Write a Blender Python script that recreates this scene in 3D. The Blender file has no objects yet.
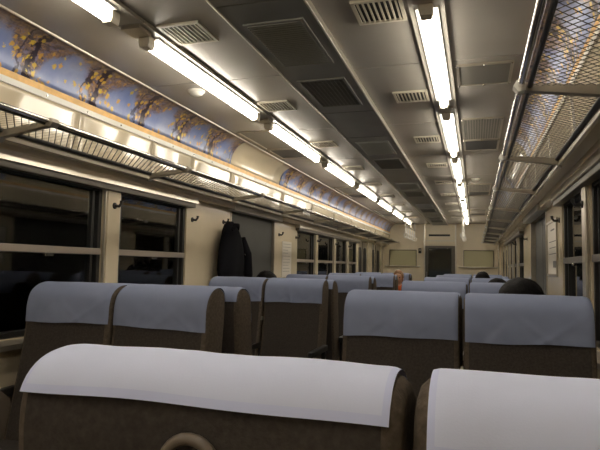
import bpy, math, random
from mathutils import Vector, Matrix, noise

# ------------------------------------------------------------------ camera, world, exposure
scene = bpy.context.scene
COL = scene.collection
YAW, PITCH, ROLL, FPX = .3029, .0715, .0178, 563.7
c, s = math.cos(YAW), math.sin(YAW)
cp, sp = math.cos(PITCH), math.sin(PITCH)
cr, sr = math.cos(ROLL), math.sin(ROLL)
F = Vector((-s*cp, c*cp, sp)); R0 = Vector((c, s, 0)); U0 = Vector((sp*s, -sp*c, cp))
RT = cr*R0 + sr*U0; UP = -sr*R0 + cr*U0
cam_d = bpy.data.cameras.new('camera'); cam = bpy.data.objects.new('camera', cam_d); COL.objects.link(cam)
M = Matrix((RT, UP, -F)).transposed().to_4x4(); M.translation = (.798, 0, 1.2)
cam.matrix_world = M
cam_d.sensor_width = 36; cam_d.lens = 36*FPX/600; cam_d.clip_start = .02
scene.camera = cam
w = bpy.data.worlds.new('night'); scene.world = w; w.use_nodes = True
w.node_tree.nodes['Background'].inputs[0].default_value = (.010, .012, .018, 1)
w.node_tree.nodes['Background'].inputs[1].default_value = .25
vs = scene.view_settings
vs.view_transform = 'Standard'; vs.look = 'None'; vs.gamma = 1; vs.use_curve_mapping = False
vs.exposure = 0.0
TUBE_POWER = 18.0
TUBE_COLOR = (1.0, .91, .77)
random.seed(4)
PI = math.pi

# ------------------------------------------------------------------ materials
MATS = {}
def mat(name, col=(.5,.5,.5), rough=.5, metal=0., spec=.5, bump=0., bscale=40., var=0., vscale=6., stretch=(1,1,1)):
    if name in MATS: return MATS[name]
    m = bpy.data.materials.new(name); m.use_nodes = True
    nt = m.node_tree; b = nt.nodes['Principled BSDF']
    b.inputs['Base Color'].default_value = (*col, 1); b.inputs['Roughness'].default_value = rough
    b.inputs['Metallic'].default_value = metal; b.inputs['Specular IOR Level'].default_value = spec
    tc = nt.nodes.new('ShaderNodeTexCoord'); mp = nt.nodes.new('ShaderNodeMapping')
    mp.inputs['Scale'].default_value = stretch
    nt.links.new(tc.outputs['Object'], mp.inputs[0])
    if var:
        n = nt.nodes.new('ShaderNodeTexNoise'); n.inputs['Scale'].default_value = vscale; n.inputs['Detail'].default_value = 5
        nt.links.new(mp.outputs[0], n.inputs['Vector'])
        r = nt.nodes.new('ShaderNodeMapRange'); r.inputs[1].default_value = .3; r.inputs[2].default_value = .7
        r.inputs[3].default_value = 1-var; r.inputs[4].default_value = 1+var
        nt.links.new(n.outputs[0], r.inputs[0])
        mx = nt.nodes.new('ShaderNodeVectorMath'); mx.operation = 'SCALE'; mx.inputs[0].default_value = col
        nt.links.new(r.outputs[0], mx.inputs['Scale']); nt.links.new(mx.outputs[0], b.inputs['Base Color'])
    if bump:
        n2 = nt.nodes.new('ShaderNodeTexNoise'); n2.inputs['Scale'].default_value = bscale; n2.inputs['Detail'].default_value = 3
        nt.links.new(mp.outputs[0], n2.inputs['Vector'])
        bp = nt.nodes.new('ShaderNodeBump'); bp.inputs['Strength'].default_value = bump; bp.inputs['Distance'].default_value = .004
        nt.links.new(n2.outputs[0], bp.inputs['Height']); nt.links.new(bp.outputs[0], b.inputs['Normal'])
    MATS[name] = m
    return m
CREAM = mat('cream_melamine', (.64, .555, .40), .14, var=.05, vscale=3)
CREAMG = mat('glossy_cream_panel', (.60, .52, .38), .07, spec=.7, bump=.06, bscale=4)
CEIL = mat('painted_ceiling', (.36, .335, .30), .26, var=.06, vscale=2.5, bump=.05, bscale=3)
DUCT = mat('dark_duct_paint', (.18, .18, .16), .35, var=.08)
DUCTG = mat('dark_grille', (.045, .045, .042), .45)
BLACK = mat('black_recess', (.012, .012, .012), .6)
ALU = mat('brushed_aluminium', (.62, .58, .50), .30, .85, var=.06, stretch=(1, .1, 1), vscale=30)
ALUD = mat('dull_aluminium', (.42, .38, .31), .38, .75, var=.08)
CHROME = mat('chrome', (.75, .73, .70), .12, 1)
WHITE = mat('white_enamel', (.72, .70, .64), .35)
VENT = mat('beige_vent', (.50, .46, .37), .45)
RUBBER = mat('black_rubber', (.014, .014, .013), .45)
FRAME = mat('dark_window_frame', (.035, .034, .032), .35, .3)
BAR = mat('window_bar_aluminium', (.50, .44, .38), .35, .6)
ORANGE = mat('orange_border_print', (.70, .42, .13), .4, var=.15, vscale=20)
DOORG = mat('grey_door_paint', (.075, .075, .068), .55, spec=.3, var=.05)
FLOOR = mat('brown_floor_vinyl', (.10, .085, .07), .4, var=.2, vscale=15)
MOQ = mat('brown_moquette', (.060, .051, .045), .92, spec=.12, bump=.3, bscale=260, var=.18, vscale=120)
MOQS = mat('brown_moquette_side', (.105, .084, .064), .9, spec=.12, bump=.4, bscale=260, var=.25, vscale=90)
CLOTH = mat('pale_blue_cotton', (.24, .275, .395), .85, spec=.15, bump=.06, bscale=500, var=.04, vscale=8)
CLOTH_LIT = mat('lit_cotton', (.63, .68, .88), .85, spec=.15, bump=.05, bscale=500, var=.03, vscale=8)  # nearest covers: brightness of the lights overhead put into the cloth colour
HEM = mat('cotton_hem', (.57, .62, .86), .85, spec=.2)
PLAST = mat('taupe_plastic', (.16, .13, .10), .35)
DARKP = mat('dark_plastic', (.02, .019, .018), .35)
PAPER = mat('notice_paper', (.66, .62, .54), .6)
INK = mat('notice_ink', (.16, .15, .14), .7)
BOARD = mat('end_board_green', (.50, .47, .28), .35)
HAIR = mat('black_hair', (.006, .005, .005), .6, spec=.12, bump=.8, bscale=120, stretch=(1, 1, .15))
HAIRB = mat('light_brown_hair', (.26, .13, .05), .5, bump=.8, bscale=120)
SKIN = mat('skin', (.50, .29, .19), .5)
COATM = mat('black_wool', (.008, .008, .010), .9, spec=.06, bump=.3, bscale=200)

HEADR = mat('bright_header', (.78, .72, .60), .20, .45)
BROWNR = mat('brown_rail', (.10, .085, .065), .4)
BARR = mat('shaded_window_bar', (.20, .19, .185), .4, .3)  # right-hand window bars: shade on their visible side put into the colour
def glass():
    m = bpy.data.materials.new('window_glass'); m.use_nodes = True; nt = m.node_tree
    nt.nodes.remove(nt.nodes['Principled BSDF'])
    o = nt.nodes['Material Output']; t = nt.nodes.new('ShaderNodeBsdfTransparent'); g = nt.nodes.new('ShaderNodeBsdfGlossy')
    t.inputs[0].default_value = (.8, .84, .82, 1); g.inputs['Roughness'].default_value = .02; g.inputs[0].default_value = (1, 1, 1, 1)
    fr = nt.nodes.new('ShaderNodeFresnel'); fr.inputs[0].default_value = 1.5
    mx = nt.nodes.new('ShaderNodeMixShader')
    nt.links.new(fr.outputs[0], mx.inputs[0]); nt.links.new(t.outputs[0], mx.inputs[1]); nt.links.new(g.outputs[0], mx.inputs[2])
    nt.links.new(mx.outputs[0], o.inputs[0])
    return m
GLASS = glass()

def emis():
    m = bpy.data.materials.new('lit_fluorescent_tube'); m.use_nodes = True; nt = m.node_tree
    b = nt.nodes['Principled BSDF']; b.inputs['Base Color'].default_value = (.9, .9, .85, 1)
    b.inputs['Emission Color'].default_value = (*TUBE_COLOR, 1); b.inputs['Emission Strength'].default_value = TUBE_POWER
    return m
TUBE = emis()

def perforated():
    m = bpy.data.materials.new('perforated_plate'); m.use_nodes = True; nt = m.node_tree; b = nt.nodes['Principled BSDF']
    b.inputs['Roughness'].default_value = .4
    tc = nt.nodes.new('ShaderNodeTexCoord'); v = nt.nodes.new('ShaderNodeTexVoronoi'); v.inputs['Scale'].default_value = 55
    v.inputs['Randomness'].default_value = 0.0; v.voronoi_dimensions = '2D'
    nt.links.new(tc.outputs['Object'], v.inputs['Vector'])
    r = nt.nodes.new('ShaderNodeValToRGB'); r.color_ramp.elements[0].position = .30; r.color_ramp.elements[1].position = .36
    r.color_ramp.elements[0].color = (.012, .012, .011, 1); r.color_ramp.elements[1].color = (.26, .24, .20, 1)
    nt.links.new(v.outputs['Distance'], r.inputs[0]); nt.links.new(r.outputs[0], b.inputs['Base Color'])
    return m
PERF = perforated()

def mural_mat():
    """autumn trees printed on a blue sky: u along the carriage (Y), v up the cove (UV map in metres)"""
    m = bpy.data.materials.new('autumn_mural_print'); m.use_nodes = True; nt = m.node_tree; L = nt.links.new
    b = nt.nodes['Principled BSDF']; b.inputs['Roughness'].default_value = .35
    uv = nt.nodes.new('ShaderNodeUVMap')
    def N(t, **k):
        n = nt.nodes.new(t)
        for a, v in k.items(): setattr(n, a, v)
        return n
    def math_(op, a, b_=None, c_=None):
        n = N('ShaderNodeMath', operation=op)
        for i, x in enumerate((a, b_, c_)):
            if x is None: continue
            if isinstance(x, (int, float)): n.inputs[i].default_value = x
            else: L(x, n.inputs[i])
        return n.outputs[0]
    def ramp(x, p0, p1, c0=(0,0,0,1), c1=(1,1,1,1)):
        n = N('ShaderNodeValToRGB'); e = n.color_ramp.elements
        e[0].position, e[1].position, e[0].color, e[1].color = p0, p1, c0, c1
        L(x, n.inputs[0]); return n.outputs[0]
    def mix(f, a, b_):
        n = N('ShaderNodeMix', data_type='RGBA')
        if isinstance(f, (int, float)): n.inputs[0].default_value = f
        else: L(f, n.inputs[0])
        for i, x in ((6, a), (7, b_)):
            if isinstance(x, tuple): n.inputs[i].default_value = x
            else: L(x, n.inputs[i])
        return n.outputs[2]
    def noise_(sc, det=4, vec=None, rough=.6):
        n = N('ShaderNodeTexNoise'); n.inputs['Scale'].default_value = sc; n.inputs['Detail'].default_value = det
        n.inputs['Roughness'].default_value = rough; L(vec or uv.outputs[0], n.inputs['Vector']); return n
    sep = N('ShaderNodeSeparateXYZ'); L(uv.outputs[0], sep.inputs[0]); u, v = sep.outputs[0], sep.outputs[1]
    # warped coordinate for crooked trunks and branches
    nw = noise_(11, 4); wv = N('ShaderNodeVectorMath', operation='SUBTRACT'); L(nw.outputs['Color'], wv.inputs[0]); wv.inputs[1].default_value = (.5, .5, .5)
    ws = N('ShaderNodeVectorMath', operation='SCALE'); ws.inputs['Scale'].default_value = .16; L(wv.outputs[0], ws.inputs[0])
    wa = N('ShaderNodeVectorMath', operation='ADD'); L(uv.outputs[0], wa.inputs[0]); L(ws.outputs[0], wa.inputs[1])
    sw = N('ShaderNodeSeparateXYZ'); L(wa.outputs[0], sw.inputs[0])
    per = .47
    def treedist(src, off):
        t = math_('FRACT', math_('ADD', math_('DIVIDE', src, per), off))
        return math_('MULTIPLY', math_('ABSOLUTE', math_('SUBTRACT', t, .5)), per)   # metres from the trunk
    d = treedist(u, .1); dw = treedist(sw.outputs[0], .1); dw2 = treedist(sw.outputs[0], .28)
    sky = mix(ramp(noise_(3.5, 4).outputs[0], .35, .68), (.16, .22, .46, 1), (.34, .38, .55, 1))
    # crown: wide at the top
    crown = math_('SUBTRACT', math_('ADD', math_('MULTIPLY', v, 1.0), .03), d)
    crown = math_('ADD', crown, math_('MULTIPLY', math_('SUBTRACT', noise_(9, 5).outputs[0], .5), .28))
    crownm = ramp(crown, .0, .05)
    # streaky branch-and-leaf texture
    st = N('ShaderNodeMapping'); st.inputs['Rotation'].default_value = (0, 0, .55); st.inputs['Scale'].default_value = (14, 50, 1); L(wa.outputs[0], st.inputs[0])
    nb = noise_(1.0, 5, st.outputs[0], .7)
    leaf = mix(ramp(nb.outputs[0], .42, .60), (.05, .028, .03, 1), (.40, .22, .07, 1))
    leaf = mix(ramp(noise_(34, 3).outputs[0], .50, .60), leaf, (.20, .17, .26, 1))
    col = mix(math_('MULTIPLY', crownm, .85), sky, leaf)
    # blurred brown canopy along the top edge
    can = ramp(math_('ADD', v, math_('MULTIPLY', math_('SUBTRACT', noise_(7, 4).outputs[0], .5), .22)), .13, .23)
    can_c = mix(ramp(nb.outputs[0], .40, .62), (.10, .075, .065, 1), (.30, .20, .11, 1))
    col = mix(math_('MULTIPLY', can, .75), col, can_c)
    # trunks
    tr = math_('SUBTRACT', .024, math_('ADD', dw, math_('MULTIPLY', v, .03))); tr2 = math_('SUBTRACT', .011, dw2)
    trm = math_('MAXIMUM', ramp(tr, .0, .004), math_('MULTIPLY', ramp(tr2, .0, .004), .8))
    col = mix(math_('MULTIPLY', trm, .92), col, (.022, .014, .03, 1))
    # yellow leaf clusters
    vo = N('ShaderNodeTexVoronoi'); vo.inputs['Scale'].default_value = 30
    nw2 = noise_(60, 3); wv2 = N('ShaderNodeVectorMath', operation='SCALE'); wv2.inputs['Scale'].default_value = .035; L(nw2.outputs['Color'], wv2.inputs[0])
    wa2 = N('ShaderNodeVectorMath', operation='ADD'); L(uv.outputs[0], wa2.inputs[0]); L(wv2.outputs[0], wa2.inputs[1]); L(wa2.outputs[0], vo.inputs['Vector'])
    sepc = N('ShaderNodeSeparateColor'); L(vo.outputs['Color'], sepc.inputs[0])
    near = ramp(math_('SUBTRACT', .20, d), .0, .17)
    low = ramp(v, .17, .24, (1,1,1,1), (0,0,0,1))
    sel = math_('GREATER_THAN', math_('ADD', math_('MULTIPLY', near, .45), sepc.outputs[0]), .78)
    blob = math_('MULTIPLY', math_('MULTIPLY', ramp(vo.outputs['Distance'], .34, .46, (1,1,1,1), (0,0,0,1)), sel), low)
    yel = mix(sepc.outputs[1], (.72, .54, .05, 1), (.66, .34, .06, 1))
    col = mix(math_('MULTIPLY', blob, .9), col, yel)
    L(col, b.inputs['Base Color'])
    return m
MURAL = mural_mat()

# ------------------------------------------------------------------ helpers
class MB:
    def __init__(self): self.v = []; self.f = []; self.mi = []; self.uv = None
    def box(self, a, b, mi=0):
        x0, y0, z0 = [min(p, q) for p, q in zip(a, b)]; x1, y1, z1 = [max(p, q) for p, q in zip(a, b)]
        n = len(self.v)
        self.v += [(x0,y0,z0),(x1,y0,z0),(x1,y1,z0),(x0,y1,z0),(x0,y0,z1),(x1,y0,z1),(x1,y1,z1),(x0,y1,z1)]
        for q in ((0,3,2,1),(4,5,6,7),(0,1,5,4),(1,2,6,5),(2,3,7,6),(3,0,4,7)):
            self.f.append(tuple(n+i for i in q)); self.mi.append(mi)
        return self
    def tube(self, pts, r, seg=8, mi=0, cap=True, flat=1.0):
        pts = [Vector(p) for p in pts]; n = len(self.v); k = len(pts); prev = None
        for i, p in enumerate(pts):
            t = (pts[min(i+1, k-1)] - pts[max(i-1, 0)]).normalized()
            up = Vector((0,0,1)) if abs(t.z) < .95 else Vector((0,1,0))
            a = t.cross(up).normalized() if prev is None else (prev - t*prev.dot(t)).normalized()
            prev = a; b = t.cross(a); rr = r[i] if isinstance(r, (list, tuple)) else r
            for j in range(seg):
                an = 2*PI*j/seg; q = p + a*math.cos(an)*rr + b*math.sin(an)*rr*flat; self.v.append(tuple(q))
        for i in range(k-1):
            for j in range(seg):
                j2 = (j+1) % seg
                self.f.append((n+i*seg+j, n+i*seg+j2, n+(i+1)*seg+j2, n+(i+1)*seg+j)); self.mi.append(mi)
        if cap:
            self.f.append(tuple(n+j for j in reversed(range(seg)))); self.f.append(tuple(n+(k-1)*seg+j for j in range(seg))); self.mi += [mi, mi]
        return self
    def extr(self, prof, y0, y1, axis='y', mi=0, closed=True):
        """extrude an XZ polygon along Y (or YZ polygon along X)"""
        n = len(self.v); k = len(prof)
        for y in (y0, y1):
            for p in prof: self.v.append((p[0], y, p[1]) if axis == 'y' else (y, p[0], p[1]))
        for i in range(k if closed else k-1):
            j = (i+1) % k; self.f.append((n+i, n+j, n+k+j, n+k+i)); self.mi.append(mi)
        if closed:
            self.f.append(tuple(n+i for i in reversed(range(k)))); self.f.append(tuple(n+k+i for i in range(k))); self.mi += [mi, mi]
        return self
    def lathe(self, prof, ctr, seg=14, axis='z', mi=0):
        n = len(self.v); k = len(prof)
        for (r, h) in prof:
            for j in range(seg):
                a = 2*PI*j/seg; x, y = r*math.cos(a), r*math.sin(a)
                o = (x, y, h) if axis == 'z' else ((h, x, y) if axis == 'x' else (x, h, y))
                self.v.append(tuple(ctr[i]+o[i] for i in range(3)))
        for i in range(k-1):
            for j in range(seg):
                j2 = (j+1) % seg; self.f.append((n+i*seg+j, n+i*seg+j2, n+(i+1)*seg+j2, n+(i+1)*seg+j)); self.mi.append(mi)
        self.f.append(tuple(n+j for j in reversed(range(seg)))); self.f.append(tuple(n+(k-1)*seg+j for j in range(seg))); self.mi += [mi, mi]
        return self
    def mesh(self, name, mats, smooth=False):
        import bmesh
        me = bpy.data.meshes.new(name); me.from_pydata(self.v, [], self.f)
        for m in (mats if isinstance(mats, (list, tuple)) else [mats]): me.materials.append(m)
        me.polygons.foreach_set('material_index', self.mi)
        bm = bmesh.new(); bm.from_mesh(me); bmesh.ops.recalc_face_normals(bm, faces=bm.faces); bm.to_mesh(me); bm.free()
        if smooth:
            me.polygons.foreach_set('use_smooth', [True]*len(me.polygons))
            try: me.set_sharp_from_angle(angle=math.radians(40))
            except Exception: pass
        me.update(); return me
    def build(self, name, mats, parent=None, smooth=False, bevel=0, seg=2):
        o = link(name, self.mesh(name, mats, smooth), parent)
        if bevel:
            b = o.modifiers.new('bevel', 'BEVEL'); b.width = bevel; b.segments = seg; b.limit_method = 'ANGLE'; b.angle_limit = math.radians(40)
        return o
def link(name, me, parent=None, loc=None):
    o = bpy.data.objects.new(name, me); COL.objects.link(o)
    if parent is not None: o.parent = parent
    if loc is not None: o.location = loc
    return o
def tag(o, label=None, cat=None, group=None, kind=None):
    if label: o['label'] = label
    if cat: o['category'] = cat
    if group: o['group'] = group
    if kind: o['kind'] = kind
    return o
def thing(name, loc, label, cat, group=None, rz=0):
    o = bpy.data.objects.new(name, None); COL.objects.link(o); o.location = loc; o.rotation_euler.z = rz
    o.empty_display_size = .1
    return tag(o, label, cat, group)
ORD = ['first', 'second', 'third', 'fourth', 'fifth', 'sixth', 'seventh', 'eighth', 'ninth', 'tenth', 'eleventh', 'twelfth', 'thirteenth']
SIDE = {-1: 'left', 1: 'right'}

# ------------------------------------------------------------------ the carriage shell
YA, YB = -3.2, 13.74          # rear and far end walls
WX, WT = 1.36, .08            # wall face and thickness
ZC = 2.235
Z_SILL, Z_HEAD, Z_DOOR = .82, 1.66, 1.69
tag(MB().box((-1.5, YA-.1, -.08), (1.5, YB+.1, 0)).build('floor', FLOOR), kind='structure')
tag(MB().box((-.27, YA, .0), (.27, YB, .004)).build('aisle_mat', mat('aisle_mat', (.07, .06, .055), .5, var=.2, vscale=20)),
    'long dark rubber runner covering the aisle floor between seats', 'floor mat')

OPEN = {-1: dict(win=[(.98,1.88),(2.02,2.90),(3.05,3.93),(6.80,7.62),(7.74,8.70),(8.82,9.66),(9.78,10.52)], door=[(4.75,5.95)], vest=(10.72,11.72), vest2=(12.20,13.40)),
         1: dict(win=[(1.20,2.10),(2.28,3.21),(3.33,4.20),(7.45,8.30),(8.42,9.30),(9.42,10.25),(10.37,11.15)], door=[(5.06,6.42)], vest=(11.45,12.25), vest2=(12.45,13.45))}
ceiling = tag(MB().box((-1.5, YA, ZC+.012), (1.5, YB, ZC+.08)).build('ceiling', mat('ceiling_backing', (.04, .037, .033), .6)), kind='structure')
wn = dn = 0
for sd in (-1, 1):
    O = OPEN[sd]
    ops = sorted([(a, b, Z_SILL, Z_HEAD) for a, b in O['win']] + [(a, b, 0, Z_DOOR) for a, b in O['door']] + [(*O['vest'], 0, Z_DOOR), (*O['vest2'], 0, Z_DOOR)])
    m = MB(); y = YA
    for a, b, z0, z1 in ops:
        m.box((sd*WX, y, 0), (sd*(WX+WT), a, 1.80))
        if z0 > 0: m.box((sd*WX, a, 0), (sd*(WX+WT), b, z0))
        m.box((sd*WX, a, z1), (sd*(WX+WT), b, 1.80)); y = b
    m.box((sd*WX, y, 0), (sd*(WX+WT), YB, 1.80))
    wall = tag(m.build('wall_'+SIDE[sd], CREAM), kind='structure')
    # heater duct along the skirting
    tag(MB().box((sd*1.28, YA+.02, .004), (sd*WX, YB-.02, .16)).build('baseboard_'+SIDE[sd], ALUD, bevel=.006), kind='structure')
    # slanted cornice between window heads and the upper panels
    MB().extr([(sd*WX, 1.702), (sd*1.302, 1.702), (sd*1.288, 1.744), (sd*1.222, 1.764), (sd*1.222, 1.80), (sd*WX, 1.80)], YA, YB).build('cornice', CREAM, wall)
    # glossy bowed upper panels
    joints = {-1: [YA, -1.2, .2, 1.4, 2.46, 3.17, 3.70, 4.40, 5.75, 6.9, 8.1, 9.3, 10.5, 11.7, 12.8, YB],
               1: [YA, -1.2, .2, 1.5, 2.7, 3.5, 4.3, 5.06, 6.42, 7.5, 8.7, 9.9, 11.1, 12.3, YB]}[sd]
    def coved(tz, off):     # gently coved section: the tilt grows towards the ceiling (degrees), integrated up the panel
        n = 24; acc = 0
        for q in range(n):
            u_ = tz*(q+.5)/n; acc += math.tan(math.radians(1.45+6.2*u_+off-max(0, .45-u_)*7))*.222*tz/n
        return acc
    PT = [random.uniform(-.25, .25) for _ in joints]
    for i, (a, b) in enumerate(zip(joints, joints[1:])):
        p = MB(); ny, nz = 17, 13
        for iy in range(ny):
            ty = iy/(ny-1); yy = a+.003+(b-a-.006)*ty
            for iz in range(nz):
                tz = iz/(nz-1); z = 1.765+.222*tz
                x = 1.217-coved(tz, PT[i]+.45*math.sin(PI*2*ty+i)-1.3*(1-ty)**4)
                p.v.append((sd*x, yy, z))
        for iy in range(ny-1):
            for iz in range(nz-1):
                q = iy*nz+iz; p.f.append((q, q+1, q+nz+1, q+nz)); p.mi.append(0)
        o = p.build('wall_panel', CREAMG, wall, smooth=True)
        so = o.modifiers.new('s', 'SOLIDIFY'); so.thickness = .012; so.offset = -1 if sd < 0 else 1
        so.offset = 0
    # riveted white trim, orange border
    tr = MB().box((sd*1.19, YA, 1.987), (sd*1.22, YB, 2.016)).build('trim_%d' % (1 if sd < 0 else 2), WHITE); tag(tr, kind='structure')
    rv = MB().lathe([(.006, 0), (.004, .003)], (0, 0, 0), 8, 'x').mesh('rivet', CHROME)
    for k in range(40):
        r = link('rivet', rv, tr, (sd*1.19, 1.0+k*.30, 2.002)); r.rotation_euler.z = PI if sd > 0 else 0
    tag(MB().box((sd*1.192, YA, 2.016), (sd*1.22, YB, 2.048)).build('trim_%d' % (3 if sd < 0 else 4), ORANGE), kind='structure')
    # cove: murals and the plain stretch over the doors
    def cove_pt(t):   # t 0 bottom .. 1 top
        a = t*PI/2
        return 1.045 + .15*math.cos(a)**1.1, 2.048 + .187*math.sin(a)**.95
    segs = {-1: [(YA, 4.36, 1), (4.36, 5.62, 0), (5.62, YB, 1)], 1: [(YA, 4.75, 1), (4.75, 6.55, 0), (6.55, YB, 1)]}[sd]
    for a, b, mur in segs:
        ny = max(2, int((b-a)/.25)); nt_ = 12; p = MB(); uvs = []
        for iy in range(ny+1):
            yy = a+(b-a)*iy/ny
            for it in range(nt_+1):
                x, z = cove_pt(it/nt_*.999); dep = 0 if mur else .006
                p.v.append((sd*(x+dep), yy, z)); uvs.append((yy, it/nt_*.265))
        for iy in range(ny):
            for it in range(nt_):
                q = iy*(nt_+1)+it; p.f.append((q, q+1, q+nt_+2, q+nt_+1)); p.mi.append(0)
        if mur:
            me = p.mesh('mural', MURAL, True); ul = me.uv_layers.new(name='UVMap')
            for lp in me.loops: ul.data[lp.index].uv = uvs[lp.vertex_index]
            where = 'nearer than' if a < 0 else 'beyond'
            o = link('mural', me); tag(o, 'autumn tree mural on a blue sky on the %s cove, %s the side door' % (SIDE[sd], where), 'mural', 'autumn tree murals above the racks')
        else:
            o = p.build('cove_panel', CREAM, ceiling, True)
        so = o.modifiers.new('s', 'SOLIDIFY'); so.thickness = .004; so.offset = 0
    tag(MB().tube([(sd*1.042, YA, ZC-.003), (sd*1.042, YB, ZC-.003)], .007, 8).build('trim_%d' % (5 if sd < 0 else 6), ALU, smooth=True), kind='structure')
    # window heads
    heads = {-1: [(.9, 4.0), (6.7, 10.6)], 1: [(1.1, 4.24), (7.38, 11.22)]}[sd]
    for a, b in heads:
        MB().extr([(sd*WX, 1.670), (sd*1.2960, 1.670), (sd*1.2966, 1.724), (sd*WX, 1.726)], a, b).build('window_header', HEADR, wall)
        MB().box((sd*WX, a+.02, 1.636), (sd*1.308, b-.02, 1.669)).build('blind_rail', BROWNR, wall, bevel=.004)
    for a, b in O['door']:
        MB().box((sd*WX, a-.06, 1.69), (sd*1.284, b+.06, 1.742)).build('door_header', WHITE, wall, bevel=.004)
    # windows
    for a, b in O['win']:
        wn += 1
        W = bpy.data.objects.new('window_%d' % wn, None); COL.objects.link(W); W.location = (0, 0, 0); tag(W, kind='structure')
        x0, x1 = sd*(WX+.012), sd*(WX+.055)
        f = MB(); t = .030
        f.box((x0, a, Z_SILL), (x1, a+t, Z_HEAD)).box((x0, b-t, Z_SILL), (x1, b, Z_HEAD)).box((x0, a+t, Z_HEAD-t), (x1, b-t, Z_HEAD)).box((x0, a+t, Z_SILL), (x1, b-t, Z_SILL+t))
        f.build('window_frame', FRAME, W, bevel=.003)
        f2 = MB(); xa, xb = sd*(WX+.028), sd*(WX+.05)
        for yy in (a+t+.02, b-t-.042): f2.box((xa, yy, Z_SILL+t), (xb, yy+.022, Z_HEAD-t))
        f2.build('sash_channel', RUBBER, W)
        MB().box((sd*(WX+.004), a+.004, 1.243), (sd*(WX+.05), b-.004, 1.281)).build('middle_rail', BAR if sd < 0 else BARR, W, bevel=.003)
        for z0, z1, nm in ((Z_SILL+t, 1.245, 'lower_pane'), (1.279, Z_HEAD-t, 'upper_pane')):
            xx = WX+.038 if nm == 'upper_pane' else WX+.044
            MB().box((sd*xx, a+t*.5, z0-.004), (sd*(xx+.004), b-t*.5, z1+.004)).build(nm, GLASS, W)
        lk = MB().box((sd*(WX-.004), (a+b)/2-.03, 1.225), (sd*(WX+.02), (a+b)/2+.03, 1.243)); lk.build('sash_latch', CHROME, W, bevel=.003)
        MB().extr([(sd*(WX+.02), Z_SILL), (sd*1.30, Z_SILL-.02), (sd*1.30, Z_SILL-.045), (sd*WX, Z_SILL-.05), (sd*(WX+.02), Z_SILL-.02)], a-.04, b+.04).build('window_sill', ALUD, W)
    # aluminium posts between neighbouring windows
    for (a, b), (a2, b2) in zip(O['win'], O['win'][1:]):
        if a2-b < .3:
            MB().box((sd*1.338, b+.012, .80), (sd*WX, a2-.012, 1.665)).build('window_post', ALU if sd > 0 else CREAM, wall, bevel=.006)
            for yy in ((b+.006, a2-.006) if sd < 0 else ()): MB().box((sd*1.346, yy-.008, .80), (sd*WX, yy+.008, 1.665)).build('post_edge', ALU, wall, bevel=.003)
    # side door
    for a, b in O['door']:
        dn += 1
        D = bpy.data.objects.new('door_%d' % dn, None); COL.objects.link(D); tag(D, kind='structure')
        if sd > 0:
            mid = (a+b)/2
            for y0, y1 in ((a, mid-.008), (mid+.008, b)): MB().box((sd*1.40, y0, .01), (sd*1.435, y1, Z_DOOR)).build('door_leaf', DOORG, D, bevel=.005)
            MB().box((sd*1.405, mid-.008, .01), (sd*1.43, mid+.008, Z_DOOR)).build('rubber_seal', RUBBER, D)
        else:
            MB().box((sd*1.385, a, .01), (sd*1.425, b, Z_DOOR)).build('door_leaf', DOORG, D, bevel=.005)
        for yy in (a, b-.02): MB().box((sd*1.352, yy, .0), (sd*1.405 if sd > 0 else sd*1.388, yy+.02, Z_DOOR)).build('door_jamb', ALUD, D, bevel=.003)
        MB().box((sd*1.34, a+.03, .004), (sd*1.40, b-.03, .02)).build('threshold', ALU, D)
    # vestibule doors with narrow rounded windows
    for a, b in (O['vest'], O['vest2']):
        dn += 1
        D = bpy.data.objects.new('door_%d' % dn, None); COL.objects.link(D); tag(D, kind='structure')
        for y0, y1 in ((a, (a+b)/2-.006), ((a+b)/2+.006, b)):
            lf = MB().box((sd*1.385, y0, .01), (sd*1.42, y1, Z_DOOR)).build('door_leaf', ALUD, D, bevel=.005)
            yc = (y0+y1)/2; pr = []
            for k in range(28):
                an = 2*PI*k/28; cx, sx = math.cos(an), math.sin(an)
                pr.append((yc+.15*math.copysign(abs(cx)**.4, cx), 1.22+.36*math.copysign(abs(sx)**.4, sx)))
            MB().extr(pr, sd*1.378, sd*1.387, axis='x').build('door_window', BLACK, lf)
        MB().box((sd*1.38, (a+b)/2-.006, .01), (sd*1.42, (a+b)/2+.006, Z_DOOR)).build('rubber_seal', RUBBER, D)
    a, b = O['vest']
    # grab poles beside the vestibule
    for yy in (b+.2,):
        g = thing('grab_pole', (sd*1.25, yy, 0), 'chrome vertical grab pole beside the far %s vestibule door' % SIDE[sd], 'pole', 'vestibule grab poles')
        MB().tube([(0, 0, 0.01), (0, 0, 1.76)], .014, 10).build('pole', CHROME, g, True)
        for z in (.012, 1.72): MB().lathe([(.03, 0), (.03, .012), (.018, .03)], (0, 0, z-.01), 12).build('flange', CHROME, g, True)

# ceiling panels
for sd in (-1, 1):
    y = YA; i = 0
    while y < YB-.05:
        y2 = min(y+1.21, YB)
        MB().box((sd*.178, y+.0045, ZC), (sd*1.045, y2-.0045, ZC+.012)).build('ceiling_panel', CEIL, ceiling, bevel=.003)
        y = y2; i += 1

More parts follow.
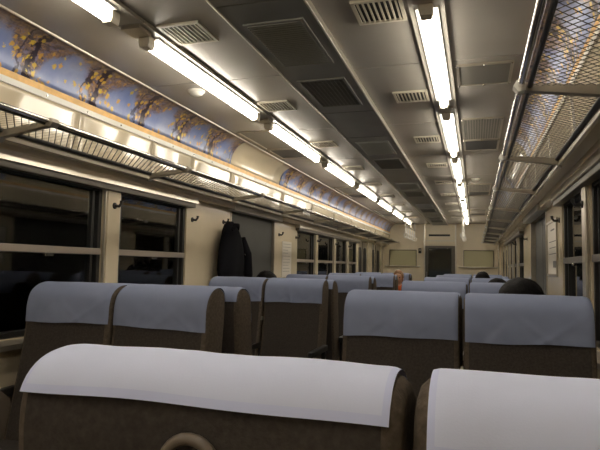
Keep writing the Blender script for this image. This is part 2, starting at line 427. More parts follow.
# central duct
duct = thing('ceiling_duct', (0, 5.0, ZC), 'long dark grey air duct running down the middle of the ceiling', 'air duct')
y = YA
edges = [YA, -1.9, -.6, .72, 1.95, 3.55, 4.28, 5.85, 6.60, 8.15, 8.9, 10.5, 11.2, 12.75, YB]
ZD = 2.205
for a, b in zip(edges, edges[1:]):
    MB().box((-.178, a-5+.003, ZD-ZC), (.178, b-5-.003, -.001)).build('duct_panel', DUCT, duct, bevel=.003)
for sd in (-1, 1):
    MB().box((sd*.176, YA-5, ZD-ZC-.002), (sd*.186, YB-5, .0)).build('edge_bead', ALU, duct, bevel=.002)
slat_d = MB().box((-.118, -.006, -.003), (.118, .006, .003)).mesh('slat', mat('grey_slat', (.24, .24, .22), .4))
for k in range(6):
    for half, (g0, g1) in enumerate(((2.12, 2.64), (2.87, 3.39))):
        a, b = g0+2.33*k-5, g1+2.33*k-5
        if b+5 > 13.5: continue
        fr = MB(); z0, z1 = ZD-ZC-.007, ZD-ZC+.002
        fr.box((-.132, a, z0), (-.118, b, z1)).box((.118, a, z0), (.132, b, z1)).box((-.118, a, z0), (.118, a+.014, z1)).box((-.118, b-.014, z0), (.118, b, z1))
        fr.box((-.118, a+.014, ZD-ZC-.0015), (.118, b-.014, ZD-ZC+.001), 1)
        g = fr.build('duct_grille', [DUCT, DUCTG if half == 0 else DUCTG], duct)
        n = 24 if half == 0 else 0
        for j in range(n):
            o = link('slat', slat_d, g, (0, a+.022+j*(b-a-.044)/(n-1), ZD-ZC-.004)); o.rotation_euler.x = .5
        if half:
            wr = MB()
            for j in range(1, 10): wr.tube([(-.118+.236*j/10, a+.01, ZD-ZC-.004), (-.118+.236*j/10, b-.01, ZD-ZC-.004)], .0016, 4)
            for j in range(1, 22): wr.tube([(-.118, a+.01+(b-a-.02)*j/22, ZD-ZC-.004), (.118, a+.01+(b-a-.02)*j/22, ZD-ZC-.004)], .0016, 4)
            wr.build('wire_mesh', DUCT, g)

# far end wall
EY = YB
m = MB().box((-1.5, EY, 0), (-.37, EY+.08, 2.32)).box((.34, EY, 0), (1.5, EY+.08, 2.32)).box((-.37, EY, 1.72), (.34, EY+.08, 2.32))
CREAMF = mat('pale_end_wall', (.80, .71, .53), .3, var=.04)
wf = tag(m.build('wall_far', CREAMF), kind='structure')
MB().box((-.37, EY-.03, 1.74), (.34, EY, ZC-.002)).build('door_box', CREAMF, wf, bevel=.006)
MB().box((-.27, EY-.034, 1.945), (.22, EY-.028, 1.992)).build('display_slot', BLACK, wf)
MB().box((-.37, EY-.045, 1.83), (.34, EY-.028, 1.845)).build('ledge', WHITE, wf)
for x in (-.385, .335): MB().box((x, EY-.04, 0), (x+.03, EY, ZC-.002)).build('door_post', ALU, wf, bevel=.004)
dn += 1
D = bpy.data.objects.new('door_%d' % dn, None); COL.objects.link(D); tag(D, kind='structure')
LEAF = mat('dark_end_door', (.12, .11, .09), .4)
MB().box((-.37, EY+.01, .005), (.34, EY+.05, .55)).box((-.37, EY+.01, .55), (-.28, EY+.05, 1.72)).box((.25, EY+.01, .55), (.34, EY+.05, 1.72)).box((-.28, EY+.01, 1.67), (.25, EY+.05, 1.72)).build('door_leaf', LEAF, D)
MB().box((-.285, EY+.028, .545), (.255, EY+.034, 1.675)).build('door_pane', GLASS, D)
MB().box((-.28, EY+.006, .55), (-.268, EY+.012, 1.67)).box((.238, EY+.006, .55), (.25, EY+.012, 1.67)).box((-.268, EY+.006, 1.655), (.238, EY+.012, 1.67)).build('pane_gasket', RUBBER, D)
MB().box((-.335, EY-.002, .95), (-.315, EY+.012, 1.10)).build('door_handle', CHROME, D, bevel=.003)
vest = MB().box((-1.5, EY+1.3, -.08), (1.5, EY+1.36, 2.32)); vest.build('wall_vestibule', mat('dark_bluegrey_wall', (.16, .18, .20), .5), None)['kind'] = 'structure'
MB().box((-1.5, EY+.1, -.08), (1.5, EY+1.3, 0)).build('floor_vestibule', FLOOR, None)['kind'] = 'structure'
for i, (xa, xb) in enumerate(((-1.19, -.57), (.535, 1.18))):
    pl = ('left', 'right')[i]
    g = thing('notice_board', ((xa+xb)/2, EY, 1.42), 'framed greenish board on the far end wall, %s of the end door' % pl, 'board', 'boards on the far end wall')
    h = (xb-xa)/2
    MB().box((-h, -.012, -.185), (h, -.0005, .185)).build('board', BOARD, g)
    fr = MB().box((-h-.012, -.02, -.2), (-h, 0, .2)).box((h, -.02, -.2), (h+.012, 0, .2)).box((-h, -.02, .185), (h, 0, .2)).box((-h, -.02, -.2), (h, 0, -.185))
    fr.build('frame', FRAME, g)
    g = thing('grab_rail', ((xa+xb)/2, EY, 1.225), 'horizontal metal grab rail under the %s end wall board' % pl, 'rail', 'rails on the far end wall')
    MB().tube([(-h-.12, -.05, 0), (h+.1, -.05, 0)], .016, 10).build('rail', ALU, g, True)
    for x in (-h-.1, h+.08): MB().tube([(x, -.05, 0), (x, -.001, 0)], .012, 8).build('bracket', CHROME, g, True)
g = thing('control_box', (-.475, EY, 1.60), 'small dark switch box on the end wall beside the door', 'switch box')
MB().box((-.035, -.05, -.06), (.035, -.0005, .06)).build('case', DARKP, g, bevel=.006)
MB().box((-.02, -.055, 0), (.02, -.049, .03)).build('window', ALUD, g)
# rear end wall behind the photographer
tag(MB().box((-1.5, YA-.08, 0), (1.5, YA, 2.32)).build('wall_rear', CREAM), kind='structure')

# ------------------------------------------------------------------ ceiling lights
LY, LP, LT, LX, LZ = 2.185, 1.579, 1.264, .618, 2.185
base_me = MB().extr([(-.068, ZC-LZ), (-.068, ZC-LZ-.016), (.068, ZC-LZ-.016), (.068, ZC-LZ)], -.155, LT+.155).mesh('base_plate', mat('grey_fixture_enamel', (.42, .40, .35), .35))
refl_me = MB().extr([(-.046, ZC-LZ-.016), (-.044, ZC-LZ-.024), (.044, ZC-LZ-.024), (.046, ZC-LZ-.016)], .0, LT).mesh('reflector', mat('reflector_white', (.88, .88, .86), .3))
tube_me = MB().tube([(0, .004, 0), (0, LT-.004, 0)], .021, 12).mesh('tube', TUBE, True)
sock_me = MB().extr([(-.026, ZC-LZ-.02), (-.027, 0), (-.02, -.021), (.02, -.021), (.027, 0), (.026, ZC-LZ-.02)], -.05, 0).mesh('socket', VENT)
joint_me = MB().box((-.045, -.155, ZC-LZ-.032), (.045, -.06, ZC-LZ-.018)).mesh('joint_cover', ALUD)
for sd in (-1, 1):
    for k in range(-3, 7):
        y = LY+LP*k
        if k < 0: wh = ['cut by the top picture edge', 'above the photographer', 'behind the photographer'][-1-k]
        else: wh = '%s whole one' % ORD[k]
        t = thing('ceiling_light', (sd*LX, y, LZ), 'lit fluorescent tube in the %s ceiling row, %s' % (SIDE[sd], wh), 'light', 'fluorescent ceiling lights')
        link('base_plate', base_me, t); link('reflector', refl_me, t); link('tube', tube_me, t)
        link('socket', sock_me, t); o = link('socket', sock_me, t, (0, LT, 0)); o.rotation_euler.z = PI
        link('joint_cover', joint_me, t)

# louvred vents, perforated plates, domes
frame_me = MB().box((-.10, -.105, -.010), (-.086, .105, 0)).box((.086, -.105, -.010), (.10, .105, 0)).box((-.086, -.105, -.010), (.086, -.09, 0)).box((-.086, .09, -.010), (.086, .105, 0)).mesh('vent_frame', VENT)
back_me = MB().box((-.086, -.09, -.002), (.086, .09, -.0005)).mesh('vent_back', BLACK)
slat_me = MB().box((-.0035, -.09, -.009), (.0035, .09, -.002)).mesh('slat', VENT)
for sd in (-1, 1):
    for k in range(9):
        y = 2.20+1.19*k
        t = thing('air_vent', (sd*.43, y, ZC), 'square beige louvred air vent between duct and %s lights, %s from the camera' % (SIDE[sd], ORD[k]), 'air vent', 'louvred ceiling vents')
        link('vent_frame', frame_me, t); link('vent_back', back_me, t)
        for j in range(8): link('slat', slat_me, t, (-.075+j*.0214, 0, 0))
def plate(x, y0, y1, label, cat, grp, perf):
    t = thing('ceiling_plate', (x, (y0+y1)/2, ZC), label, cat, grp); h = (y1-y0)/2
    MB().box((-.125, -h, -.006), (.125, h, -.0005)).build('plate', perf, t)
    fr = MB().box((-.14, -h-.014, -.01), (-.125, h+.014, 0)).box((.125, -h-.014, -.01), (.14, h+.014, 0)).box((-.125, -h-.014, -.01), (.125, -h, 0)).box((-.125, h, -.01), (.125, h+.014, 0))
    fr.build('plate_frame', ALUD, t)
    for x_ in (-.132, 0, .132):
        for y_ in (-h-.007, h+.007):
            if x_ or True: link('screw', screw_me, t, (x_, y_, -.01))
screw_me = MB().lathe([(.006, 0), (.004, -.003)], (0, 0, 0), 8).mesh('screw', CHROME)
PLG = mat('grey_plate', (.15, .14, .12), .4)
plate(.845, 2.93, 3.24, 'plain grey screwed plate on the right ceiling beside the nearest light', 'ceiling plate', None, PLG)
for sd in (-1, 1):
    for k, y in enumerate((4.02, 7.2, 10.3)):
        plate(sd*.845, y, y+.62, 'perforated metal plate on the %s side of the ceiling, %s from the camera' % (SIDE[sd], ORD[k]), 'ceiling plate', 'perforated ceiling plates', PERF)
        plate(sd*.845, y+.68, y+1.05, 'dark screwed plate behind the %s perforated one on the %s ceiling' % (ORD[k], SIDE[sd]), 'ceiling plate', 'dark ceiling plates', DUCTG)
for sd, y, nm in ((-1, 2.98, 'near left'), (1, 6.75, 'right')):
    t = thing('dome_lamp', (sd*.80, y, ZC), 'small unlit round dome on the %s ceiling' % nm, 'dome')
    MB().lathe([(.052, 0), (.052, -.008), (.046, -.012)], (0, 0, 0), 20).build('ring', WHITE, t, True)
    MB().lathe([(.044, -.012), (.038, -.022), (.022, -.03), (.004, -.033)], (0, 0, 0), 20).build('dome', WHITE, t, True)

# ------------------------------------------------------------------ luggage racks
rod_v = {}
for sd in (-1, 1):
    XF, ZF, XB, ZB = .94, 1.795, 1.200, 1.772
    t = thing('luggage_rack', (sd*1.25, 5.0, 1.77), 'metal luggage rack of thin rods along the %s wall above the windows' % SIDE[sd], 'luggage rack', 'luggage racks')
    ox, oy, oz = sd*1.25, 5.0, 1.77
    P = lambda x, y, z: (sd*x-ox, y-oy, z-oz)
    MB().tube([P(XF, YA+.05, ZF), P(XF, YB-.05, ZF)], .0115, 10).build('front_rail', CHROME, t, True)
    MB().tube([P(XF+.026, YA+.05, ZF-.006), P(XF+.026, YB-.05, ZF-.006)], .008, 8).build('inner_rail', DARKP, t, True)
    MB().tube([P(XB, YA+.05, ZB), P(XB, YB-.05, ZB)], .011, 10).build('back_rail', DARKP, t, True)
    MB().box(P(XB+.006, YA+.05, ZB-.036), P(XB+.022, YB-.05, ZB-.012)).build('wall_rail', HEADR, t, bevel=.003)
    ys = [-2.5, -1.2, .2] + ([1.96, 3.16, 4.46, 5.75, 7.0, 8.3, 9.6, 10.9, 12.2, 13.4] if sd < 0 else [1.93, 3.15, 4.36, 5.75, 7.05, 8.4, 9.7, 11.0, 12.2, 13.4])
    br = MB().extr([(sd*(XF-1.25-.006), ZF-oz+.012), (sd*(XF-1.25-.006), ZF-oz-.016), (sd*(XB-1.25), ZB-oz-.03), (sd*(XB-1.25+.02), ZB-oz-.05), (sd*(XB-1.25+.02), ZB-oz), (sd*(XF-1.25+.03), ZF-oz+.004)], -.016, .016).mesh('bracket', ALUD)
    cap = MB().extr([(sd*(XF-1.25-.024), ZF-oz-.004), (sd*(XF-1.25-.008), ZF-oz-.024), (sd*(XF-1.25+.014), ZF-oz-.018), (sd*(XF-1.25+.014), ZF-oz+.014), (sd*(XF-1.25-.014), ZF-oz+.014)], -.022, .022).mesh('bracket_cap', WHITE if sd > 0 else ALUD)
    for y in ys:
        link('bracket', br, t, (0, y-oy, 0)); link('bracket_cap', cap, t, (0, y-oy, 0))
    # diamond wire net: one diagonal wire by wire, the crossing diagonal as one piece
    dd = XB-XF
    def wire(mb, y0, dirn, r, seg): mb.tube([P(XF+.02, y0, ZF-.004), P(XB, y0+dirn*dd, ZB+.003)], r, seg); return mb
    r1 = .0023 if sd < 0 else .0014; step = .043 if sd < 0 else .036; NETW = mat('dull_net_wire', (.085, .075, .06), .5, .2)
    wm = wire(MB(), oy, 1 if sd < 0 else -1, r1, 5).mesh('net_wire', DARKP if sd < 0 else NETW)
    for k in range(300):
        link('net_wire', wm, t, (0, (.9 if sd < 0 else 1.2)+step*k*.96-oy, 0))
    cross = MB(); y = YA+.4
    while y < YB-.4:
        wire(cross, y, -1 if sd < 0 else 1, .0007 if sd < 0 else .0013, 4); y += step
    tag(cross.build('crossing_wires', NETW, t), kind='stuff')

# ------------------------------------------------------------------ coat hooks, notices, coat
plate_me = MB().lathe([(.020, 0), (.020, .006), (.013, .010)], (0, 0, 0), 14, 'x').mesh('hook_plate', DARKP, True)
peg_me = MB().tube([(.008, 0, 0), (.035, 0, -.004), (.048, 0, .012), (.05, 0, .03)], [.010, .009, .009, .011], 8).mesh('peg', DARKP, True)
spots = [(-1, 2.975, 1.338), (-1, 4.02, WX), (-1, 6.10, WX), (-1, 6.74, WX), (-1, 7.68, 1.338), (-1, 8.76, 1.338), (-1, 9.72, 1.338), (1, 3.27, 1.338), (1, 4.30, WX), (1, 6.9, WX), (1, 8.36, 1.338)]
cnt = {-1: 0, 1: 0}
for sd, y, x in spots:
    t = thing('coat_hook', (sd*x, y, 1.548), 'black coat hook on the %s wall, %s from the camera' % (SIDE[sd], ORD[cnt[sd]]), 'hook', 'coat hooks', 0 if sd < 0 else PI); cnt[sd] += 1
    link('hook_plate', plate_me, t); link('peg', peg_me, t)
def notice(sd, y0, y1, z0, z1, label, framed, lines):
    t = thing('notice', (sd*WX, (y0+y1)/2, z0), label, 'notice'); h = (y1-y0)/2; H = z1-z0; q = -sd
    MB().box((q*.0005, -h, 0), (q*.004, h, H)).build('sheet', PAPER, t)
    for (ly, lz, lw, lh) in lines: MB().box((q*.0038, -h+ly*2*h, lz*H), (q*.0048, -h+(ly+lw)*2*h, lz*H+lh)).build('printed_line', INK, t)
    if framed:
        f = MB().box((q*.0005, -h-.018, -.018), (q*.012, -h, H+.018)).box((q*.0005, h, -.018), (q*.012, h+.018, H+.018)).box((q*.0005, -h, -.018), (q*.012, h, 0)).box((q*.0005, -h, H), (q*.012, h, H+.018))
        f.build('frame', ALUD, t)
rl = random.Random(2)
notice(-1, 6.22, 6.56, 1.06, 1.48, 'white sheet of printed lines on the left wall beyond the grey door', False,
       [(.08, .92-.085*i, rl.uniform(.5, .85), .004) for i in range(10)])
notice(1, 4.42, 4.96, 1.17, 1.56, 'framed cream notice on the right wall between window and door', True,
       [(.25, .84, .4, .012), (.1, .62, .75, .006), (.1, .5, .7, .006), (.1, .38, .75, .006), (.12, .12, .3, .05)])
# hanging coat
def coat():
    t = thing('hanging_coat', (-1.27, 4.60, 1.09), 'black coat hanging beside the grey door on the left wall', 'coat')
    rings = [(0.0, .27, .060, .02), (.06, .27, .066, .01), (.14, .255, .070, .012), (.24, .225, .072, .0), (.33, .185, .070, -.012), (.40, .14, .064, -.03), (.455, .085, .05, -.045), (.485, .03, .025, -.05)]
    n = 36; p = MB()
    rings = [(-.30, .25, .05, .03), (-.15, .265, .056, .025)] + rings
    for (z, hw, hd, yc) in rings:
        for j in range(n):
            a = 2*PI*j/n; fold = 1+.13*math.sin(7*a+z*5)*(1-(z+.3)/.8)
            p.v.append((hd*math.sin(a)*fold*.9, yc+hw*math.cos(a)*(1+.03*math.sin(5*a+z*14)), z))
    for i in range(len(rings)-1):
        for j in range(n): p.f.append((i*n+j, i*n+(j+1) % n, (i+1)*n+(j+1) % n, (i+1)*n+j)); p.mi.append(0)
    p.f.append(tuple(range(n))); p.f.append(tuple((len(rings)-1)*n+j for j in range(n))); p.mi += [0, 0]
    p.build('coat_body', COATM, t, True)
    MB().tube([(.02, .15, .34), (.05, .22, .20), (.055, .255, .02), (.05, .25, -.14)], [.045, .05, .045, .04], 12).build('sleeve', COATM, t, True)
    MB().tube([(.035, -.10, .40), (.05, -.05, .45), (.045, .01, .455), (.03, .05, .42)], [.018, .022, .022, .016], 10).build('collar', COATM, t, True)
    MB().lathe([(.008, 0), (.006, .004)], (.062, .16, .20), 10, 'x').build('button', CHROME, t)
    g = thing('coat_hook', (-WX, 4.60, 1.575), 'black hook holding up the hanging coat', 'hook', 'coat hooks'); link('hook_plate', plate_me, g); link('peg', peg_me, g)
coat()

# ------------------------------------------------------------------ seats
def catmull(P, n=6):
    out = []; k = len(P)
    for i in range(k-1):
        p0 = Vector(P[max(i-1, 0)]); p1 = Vector(P[i]); p2 = Vector(P[i+1]); p3 = Vector(P[min(i+2, k-1)])
        for j in range(n):
            t = j/n
            out.append(.5*((2*p1)+(p2-p0)*t+(2*p0-5*p1+4*p2-p3)*t*t+(3*p1-p0-3*p2+p3)*t**3))
    out.append(Vector(P[-1])); return out
# side profile of a backrest whose sitter faces -Y: up the front, over the top, down the back (y, z)
PROF = [(-.235, .40), (-.205, .55), (-.170, .72), (-.145, .86), (-.138, .93), (-.131, 1.00), (-.114, 1.052), (-.072, 1.084), (-.015, 1.095), (.032, 1.082), (.052, 1.045), (.052, .97), (.035, .82), (.005, .62), (-.03, .40)]
CUR = catmull(PROF, 5)
NRM = []
for i in range(len(CUR)):
    t = CUR[min(i+1, len(CUR)-1)]-CUR[max(i-1, 0)]; t.normalize(); NRM.append(Vector((-t.y, t.x)))
SW = .462
RC = .026
def inset(x, hw, R):
    d = abs(x)-(hw-R)
    return 0 if d <= 0 else R-math.sqrt(max(0, R*R-min(d, R)**2))
def backrest_mesh():
    p = MB(); hw = SW/2; xs = [-hw, -hw+.003, -hw+.010, -hw+.02, -hw+RC, 0, hw-RC, hw-.02, hw-.010, hw-.003, hw]; k = len(CUR)
    for x in xs:
        ins = inset(x, hw, RC)*.8
        for q, n in zip(CUR, NRM): r = q-n*ins; p.v.append((x, r.x, max(r.y, .39)))
    for i in range(len(xs)-1):
        for j in range(k):
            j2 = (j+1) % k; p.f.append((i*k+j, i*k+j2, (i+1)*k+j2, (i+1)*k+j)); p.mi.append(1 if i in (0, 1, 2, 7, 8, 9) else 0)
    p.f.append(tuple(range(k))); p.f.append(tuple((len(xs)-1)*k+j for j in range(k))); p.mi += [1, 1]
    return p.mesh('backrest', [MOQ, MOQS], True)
def seglen():
    L = [0]
    for a, b in zip(CUR, CUR[1:]): L.append(L[-1]+(b-a).length)
    return L
LEN = seglen()
def curve_at(l):
    for i in range(len(LEN)-1):
        if LEN[i+1] >= l:
            t = (l-LEN[i])/(LEN[i+1]-LEN[i]); return CUR[i].lerp(CUR[i+1], t), NRM[i].lerp(NRM[i+1], t).normalized()
    return CUR[-1], NRM[-1]
def len_at_z(z, front=True):
    rng = range(len(CUR)-1)
    for i in (rng if front else reversed(rng)):
        a, b = CUR[i].y, CUR[i+1].y
        if (a-z)*(b-z) <= 0: return LEN[i]+(LEN[i+1]-LEN[i])*((z-a)/(b-a))
def cover_mesh(seed, zf, zb, m, wid=.448, amp=.0035, skew=0):
    """antimacassar: from the front hem at zf over the top to the rear hem at zb"""
    l0, l1 = len_at_z(zf), len_at_z(zb, False); hw = SW/2; nx, nl = 61, 38; p = MB()
    rd = random.Random(seed); folds = [(rd.uniform(-.19, .19), rd.uniform(-1.6, 1.6), rd.uniform(.007, .022), rd.uniform(-.7, 1.3)) for _ in range(9)]
    for i in range(nx):
        x = -wid/2+wid*i/(nx-1)
        for j in range(nl):
            tl = j/(nl-1); hem = .0022*math.sin(x*9+seed)+.0015*math.sin(x*23+seed*2)
            l = (l0+hem+skew*x)*(1-tl)+(l1+hem*.6-skew*x)*tl
            q, n = curve_at(l); ins = inset(x, hw, RC)*.8
            drop = max(0, (1.06-q.y))/.18
            d = .0065 + amp*(.6+drop)*(noise.noise((x*9+seed*3, q.y*8+tl*2, seed*1.7))+.5*noise.noise((x*22, q.y*16, seed)))
            for (fx, sl, fw, fa) in folds:
                dd = (x-fx-sl*(q.y-1.0)); d += .0075*fa*min(drop*(1.0 if zb < 1.05 or q.x < 0 else 2.2), 1)*math.exp(-(dd/fw)**2)*(.35+.65*abs(noise.noise((q.y*9, fx*30, seed))*2))
            if q.x > 0: d += .004*min(1, (1.08-q.y)/.05) if q.y < 1.08 else 0
            d = max(d, .0022)
            r = q+n*(d-ins); p.v.append((x, r.x, r.y))
    for i in range(nx-1):
        for j in range(nl-1):
            a = i*nl+j; p.f.append((a, a+1, a+nl+1, a+nl)); p.mi.append(1 if (i in (0, nx-2) or j in (0, nl-2)) else 0)
    me = p.mesh('headrest_cover', [m, HEM if m is CLOTH_LIT else m], True); return me
BACK = backrest_mesh()
COV = [cover_mesh(k, .922-.004*(k % 2), 1.030, CLOTH, .450, skew=.010*(-1)**k) for k in range(5)]
COVN = [cover_mesh(12, .92, 1.037, CLOTH_LIT, .432, amp=.003), cover_mesh(11, .92, 1.056, CLOTH_LIT, .438, amp=.0045)]
def cushion_mesh():
    p = MB(); hw = SW/2; pr = [(-.62, .29), (-.645, .33), (-.64, .385), (-.60, .415), (-.45, .42), (-.28, .41), (-.20, .41), (-.20, .27), (-.58, .27)]
    p.extr(pr, -hw, hw, axis='x'); return p.mesh('cushion', MOQ)
CUSH = cushion_mesh()
BASE = MB().box((-.46, -.56, .004), (.46, -.10, .20)).box((-.47, -.60, .20), (.47, -.06, .27)).mesh('seat_base', ALUD)
def arm_mesh(side):
    p = MB(); x = side*.492 if side else 0; r = .019 if side else .008
    p.box((x-r, -.52, .585), (x+r, -.12, .625)); p.box((x-r*.8, -.50, .30), (x+r*.8, -.46, .586)); p.box((x-r*.8, -.20, .30), (x+r*.8, -.15, .586))
    return p.mesh('armrest', DARKP)
ARM = {k: arm_mesh(k) for k in (-1, 0, 1)}
PANEL = {k: MB().extr([(-.60, .20), (-.60, .45), (-.25, .62), (-.20, .58), (-.08, .22)], k*.468, k*.482, axis='x').mesh('side_panel', PLAST) for k in (-1, 1)}
HINGE = MB().box((-.005, -.158, .785), (.005, -.04, .81)).mesh('hinge', ALUD)
def double_seat(x, y, facing, label, seed, covers=None, aisle=1):
    """facing -1: sitters face the camera (-Y); +1: they face away"""
    t = thing('double_seat', (x, y, 0), label, 'seat', 'double train seats', 0 if facing < 0 else PI)
    for i, dx in enumerate((-.238, .238)):
        b = link('backrest', BACK, t, (dx+((.002, -.010)[i] if covers else 0), 0, -.009 if covers else (-.011 if facing > 0 else 0)))
        if covers: b.scale.x = .985
        if covers: me = covers[i]
        else: me = COV[(seed*2+i*3) % 5]
        link('headrest_cover', me, b)
        o = link('cushion', CUSH, t, (dx, 0, 0)); bv = o.modifiers.new('bevel', 'BEVEL'); bv.width = .02; bv.segments = 3
    link('seat_base', BASE, t)
    for k in (-1, 0, 1):
        o = link('armrest', ARM[k], t); bv = o.modifiers.new('bevel', 'BEVEL'); bv.width = .007; bv.segments = 2
    for k in (-1, 1): link('side_panel', PANEL[k], t)
    link('hinge', HINGE, t)
    return t
PER, XS = 1.87, .744
Y0 = {-1: 2.194, 1: 2.316}
for sd in (-1, 1):
    for k in range(5):
        y = Y0[sd]+.095+PER*k
        double_seat(sd*XS, y, -1, 'brown double seat with blue covers facing the camera, %s of the aisle, %s such row' % (SIDE[sd], ORD[k]), k*2+(sd > 0))
        double_seat(sd*XS, y+.235, 1, 'brown double seat facing away, backed against the %s row on the %s' % (ORD[k], SIDE[sd]), k*2+3+(sd > 0))
near = double_seat(XS-.013, .60, 1, 'brown double seat with whitish covers seen from behind, nearest the camera', 1, COVN)
# grab handle on the back of the nearest left-hand seat (local frame turned by 180 degrees)
pts = [(.030*math.cos(a), 0, .030*math.sin(a)) for a in [PI*i/12 for i in range(13)]]
pts = [(.030, 0, -.03)] + pts + [(-.030, 0, -.03)]
HX = XS-.013-.516
hd = MB().tube([(p_[0]+HX, .066, p_[2]+.990) for p_ in pts], .0065, 10)
hd.tube([(HX+.03, .066, .96), (HX+.03, .03, .955)], .0065, 8).tube([(HX-.03, .066, .96), (HX-.03, .03, .955)], .0065, 8)
hd.build('grab_handle', PLAST, near, True)

# ------------------------------------------------------------------ strap hangers near the far end
for sd in (-1, 1):
    t = thing('strap_rail', (sd*.55, 12.3, ZC), 'ceiling rail carrying hand straps at the far end, %s side' % SIDE[sd], 'rail', 'strap rails')
    MB().tube([(0, -.9, -.19), (0, 1.0, -.19)], .013, 8).build('rail', ALU, t, True)
    for y in (-.85, .1, .95): MB().box((-.011, y-.011, -.20), (.011, y+.011, 0)).build('post', WHITE, t, bevel=.004)
    for j in range(5):
        y = 11.55+.4*j
        h = thing('hand_strap', (sd*.55, y, ZC-.19), 'white hanging hand strap with ring, %s on the %s far rail' % (ORD[j], SIDE[sd]), 'strap', 'hand straps')
        MB().box((-.012, -.004, -.15), (.012, .004, .015)).build('band', WHITE, h, bevel=.002)
        MB().tube([(.045*math.sin(2*PI*i/16), 0, -.195+.045*math.cos(2*PI*i/16)) for i in range(17)], .008, 8, cap=False).build('ring', WHITE, h, True)

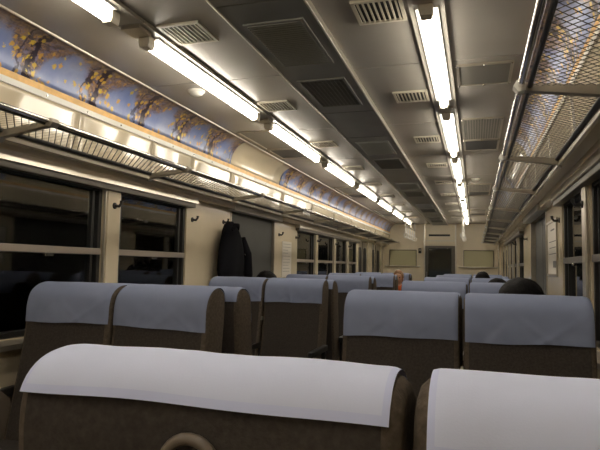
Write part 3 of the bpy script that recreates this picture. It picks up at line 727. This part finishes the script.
# ------------------------------------------------------------------ passengers
def skin_obj(name, nodes, edges, m, parent, root=0, sub=2):
    me = bpy.data.meshes.new(name); me.from_pydata([n[0] for n in nodes], edges, []); me.materials.append(m)
    o = link(name, me, parent)
    sk = o.modifiers.new('skin', 'SKIN'); sk.use_smooth_shade = True
    layer = me.skin_vertices[0].data
    for i, n in enumerate(nodes):
        r = n[1]; layer[i].radius = (r, r) if not isinstance(r, tuple) else r
        layer[i].use_root = (i == root)
    sb = o.modifiers.new('sub', 'SUBSURF'); sb.levels = sub; sb.render_levels = sub
    return o
def person(x, y, facing, label, top_z, shirt, hair_m, hair_w=.092):
    """seated, local frame faces +Y; y is the middle of the head"""
    t = thing('person', (x, y, 0), label, 'person', None, 0 if facing > 0 else PI)
    dz = top_z-1.15
    B = [((0, .10, .50), .115), ((0, .06, .62), .105), ((0, .01, .76+dz), .115), ((0, -.01, .86+dz), .07), ((0, 0, .925+dz), .045), ((0, .012, .985+dz), .068), ((0, .008, 1.05+dz), .082), ((0, 0, 1.105+dz), .062)]
    E = [(0,1),(1,2),(2,3),(3,4),(4,5),(5,6),(6,7)]
    J = [n for n in B[:4]]; JE = E[:3]; T = [B[0]]; TE = []
    for q in (-1, 1):
        b = len(B)
        B += [((q*.15, 0, .83+dz), .052), ((q*.20, .07, .64+dz), .042), ((q*.10, .27, .55), .034), ((q*.05, .33, .545), (.030, .018)), ((q*.035, .37, .54), (.034, .014))]
        E += [(3, b), (b, b+1), (b+1, b+2), (b+2, b+3), (b+3, b+4)]
        for fi, (fx, fl) in enumerate(((-.024, .055), (-.008, .068), (.008, .064), (.024, .050))):
            n = len(B); B += [((q*(.03-fx), .40+fl*.3, .538), .0085), ((q*(.028-fx), .40+fl*.8, .522), .0075)]; E += [(b+4, n), (n, n+1)]
        n = len(B); B += [((q*.005, .36, .55), .010), ((q*-.010, .385, .545), .008)]; E += [(b+3, n), (n, n+1)]
        n = len(B)
        B += [((q*.095, .20, .50), .085), ((q*.12, .50, .49), .058), ((q*.12, .50, .28), .048), ((q*.12, .48, .09), .034), ((q*.12, .58, .045), (.036, .026))]
        E += [(0, n), (n, n+1), (n+1, n+2), (n+2, n+3), (n+3, n+4)]
        j = len(J); J += [((q*.15, 0, .83+dz), .064), ((q*.20, .07, .64+dz), .053), ((q*.115, .24, .556), .043)]; JE += [(3, j), (j, j+1), (j+1, j+2)]
        k = len(T); T += [((q*.095, .20, .50), .094), ((q*.12, .50, .49), .068), ((q*.12, .50, .28), .058), ((q*.12, .48, .10), .05)]; TE += [(0, k), (k, k+1), (k+1, k+2), (k+2, k+3)]
    skin_obj('body', B, E, SKIN, t)
    J = [(p, (r*1.12 if i < 4 else r)) for i, (p, r) in enumerate(J)]
    J[3] = (J[3][0], .085)
    skin_obj('jacket', J, JE, shirt, t)
    T = [(T[0][0], .124)] + T[1:]
    skin_obj('trousers', T, TE, mat('dark_trousers', (.02, .02, .025), .8), t)
    for q in (-1, 1):
        MB().lathe([(.012, -.006), (.022, 0), (.012, .006)], (q*.078, 0, 1.01+dz), 10, 'x').build('ear', SKIN, t, True)
        MB().lathe([(.003, -.004), (.010, 0), (.003, .006)], (q*.030, .082, 1.03+dz), 10, 'y').build('eye', DARKP, t, True)
    MB().tube([(0, .078, 1.03+dz), (0, .098, 1.0+dz), (0, .080, .99+dz)], [.006, .013, .006], 8).build('nose', SKIN, t, True)
    MB().tube([(-.022, .074, .965+dz), (0, .082, .963+dz), (.022, .074, .965+dz)], [.003, .006, .003], 6).build('mouth', mat('lips', (.35, .12, .10), .5), t, True)
    p = MB(); nu, nv = 28, 16
    for i in range(nv+1):
        ph = PI*i/nv
        for j in range(nu):
            a = 2*PI*j/nu; d = Vector((math.sin(ph)*math.cos(a), math.sin(ph)*math.sin(a), math.cos(ph)))
            f = 1+.07*noise.noise(d*4+Vector((x, y, 0)))
            zz = d.z*.105*f; yy = d.y*hair_w*1.08*f-.018
            if d.y > .35 and d.z < .45: yy = min(yy, .045)
            if d.y < 0 and d.z < 0: zz *= 1.25
            p.v.append((d.x*hair_w*f, yy, 1.05+dz+zz))
    for i in range(nv):
        for j in range(nu): p.f.append((i*nu+j, i*nu+(j+1) % nu, (i+1)*nu+(j+1) % nu, (i+1)*nu+j)); p.mi.append(0)
    p.build('hair', hair_m, t, True)
DJ = mat('dark_jacket', (.02, .02, .025), .85)
person(1.006, 2.93, 1, 'seated person with full black hair, seen behind the right pair of near covers', 1.155, DJ, HAIR, .108)
person(-.985, 4.75, 1, 'seated person with black hair just showing above a left seat by the coat', 1.145, DJ, HAIR, .10)
person(.965, 4.84, 1, 'seated person with black hair partly hidden behind the larger dark head', 1.122, DJ, HAIR, .095)
person(.87, 6.72, 1, 'seated person with black hair showing at the third row right of the aisle', 1.165, DJ, HAIR, .085)
person(-.43, 9.45, -1, 'seated person in an orange jacket facing the camera by the aisle', 1.15, mat('orange_jacket', (.55, .10, .02), .8), HAIRB, .088)
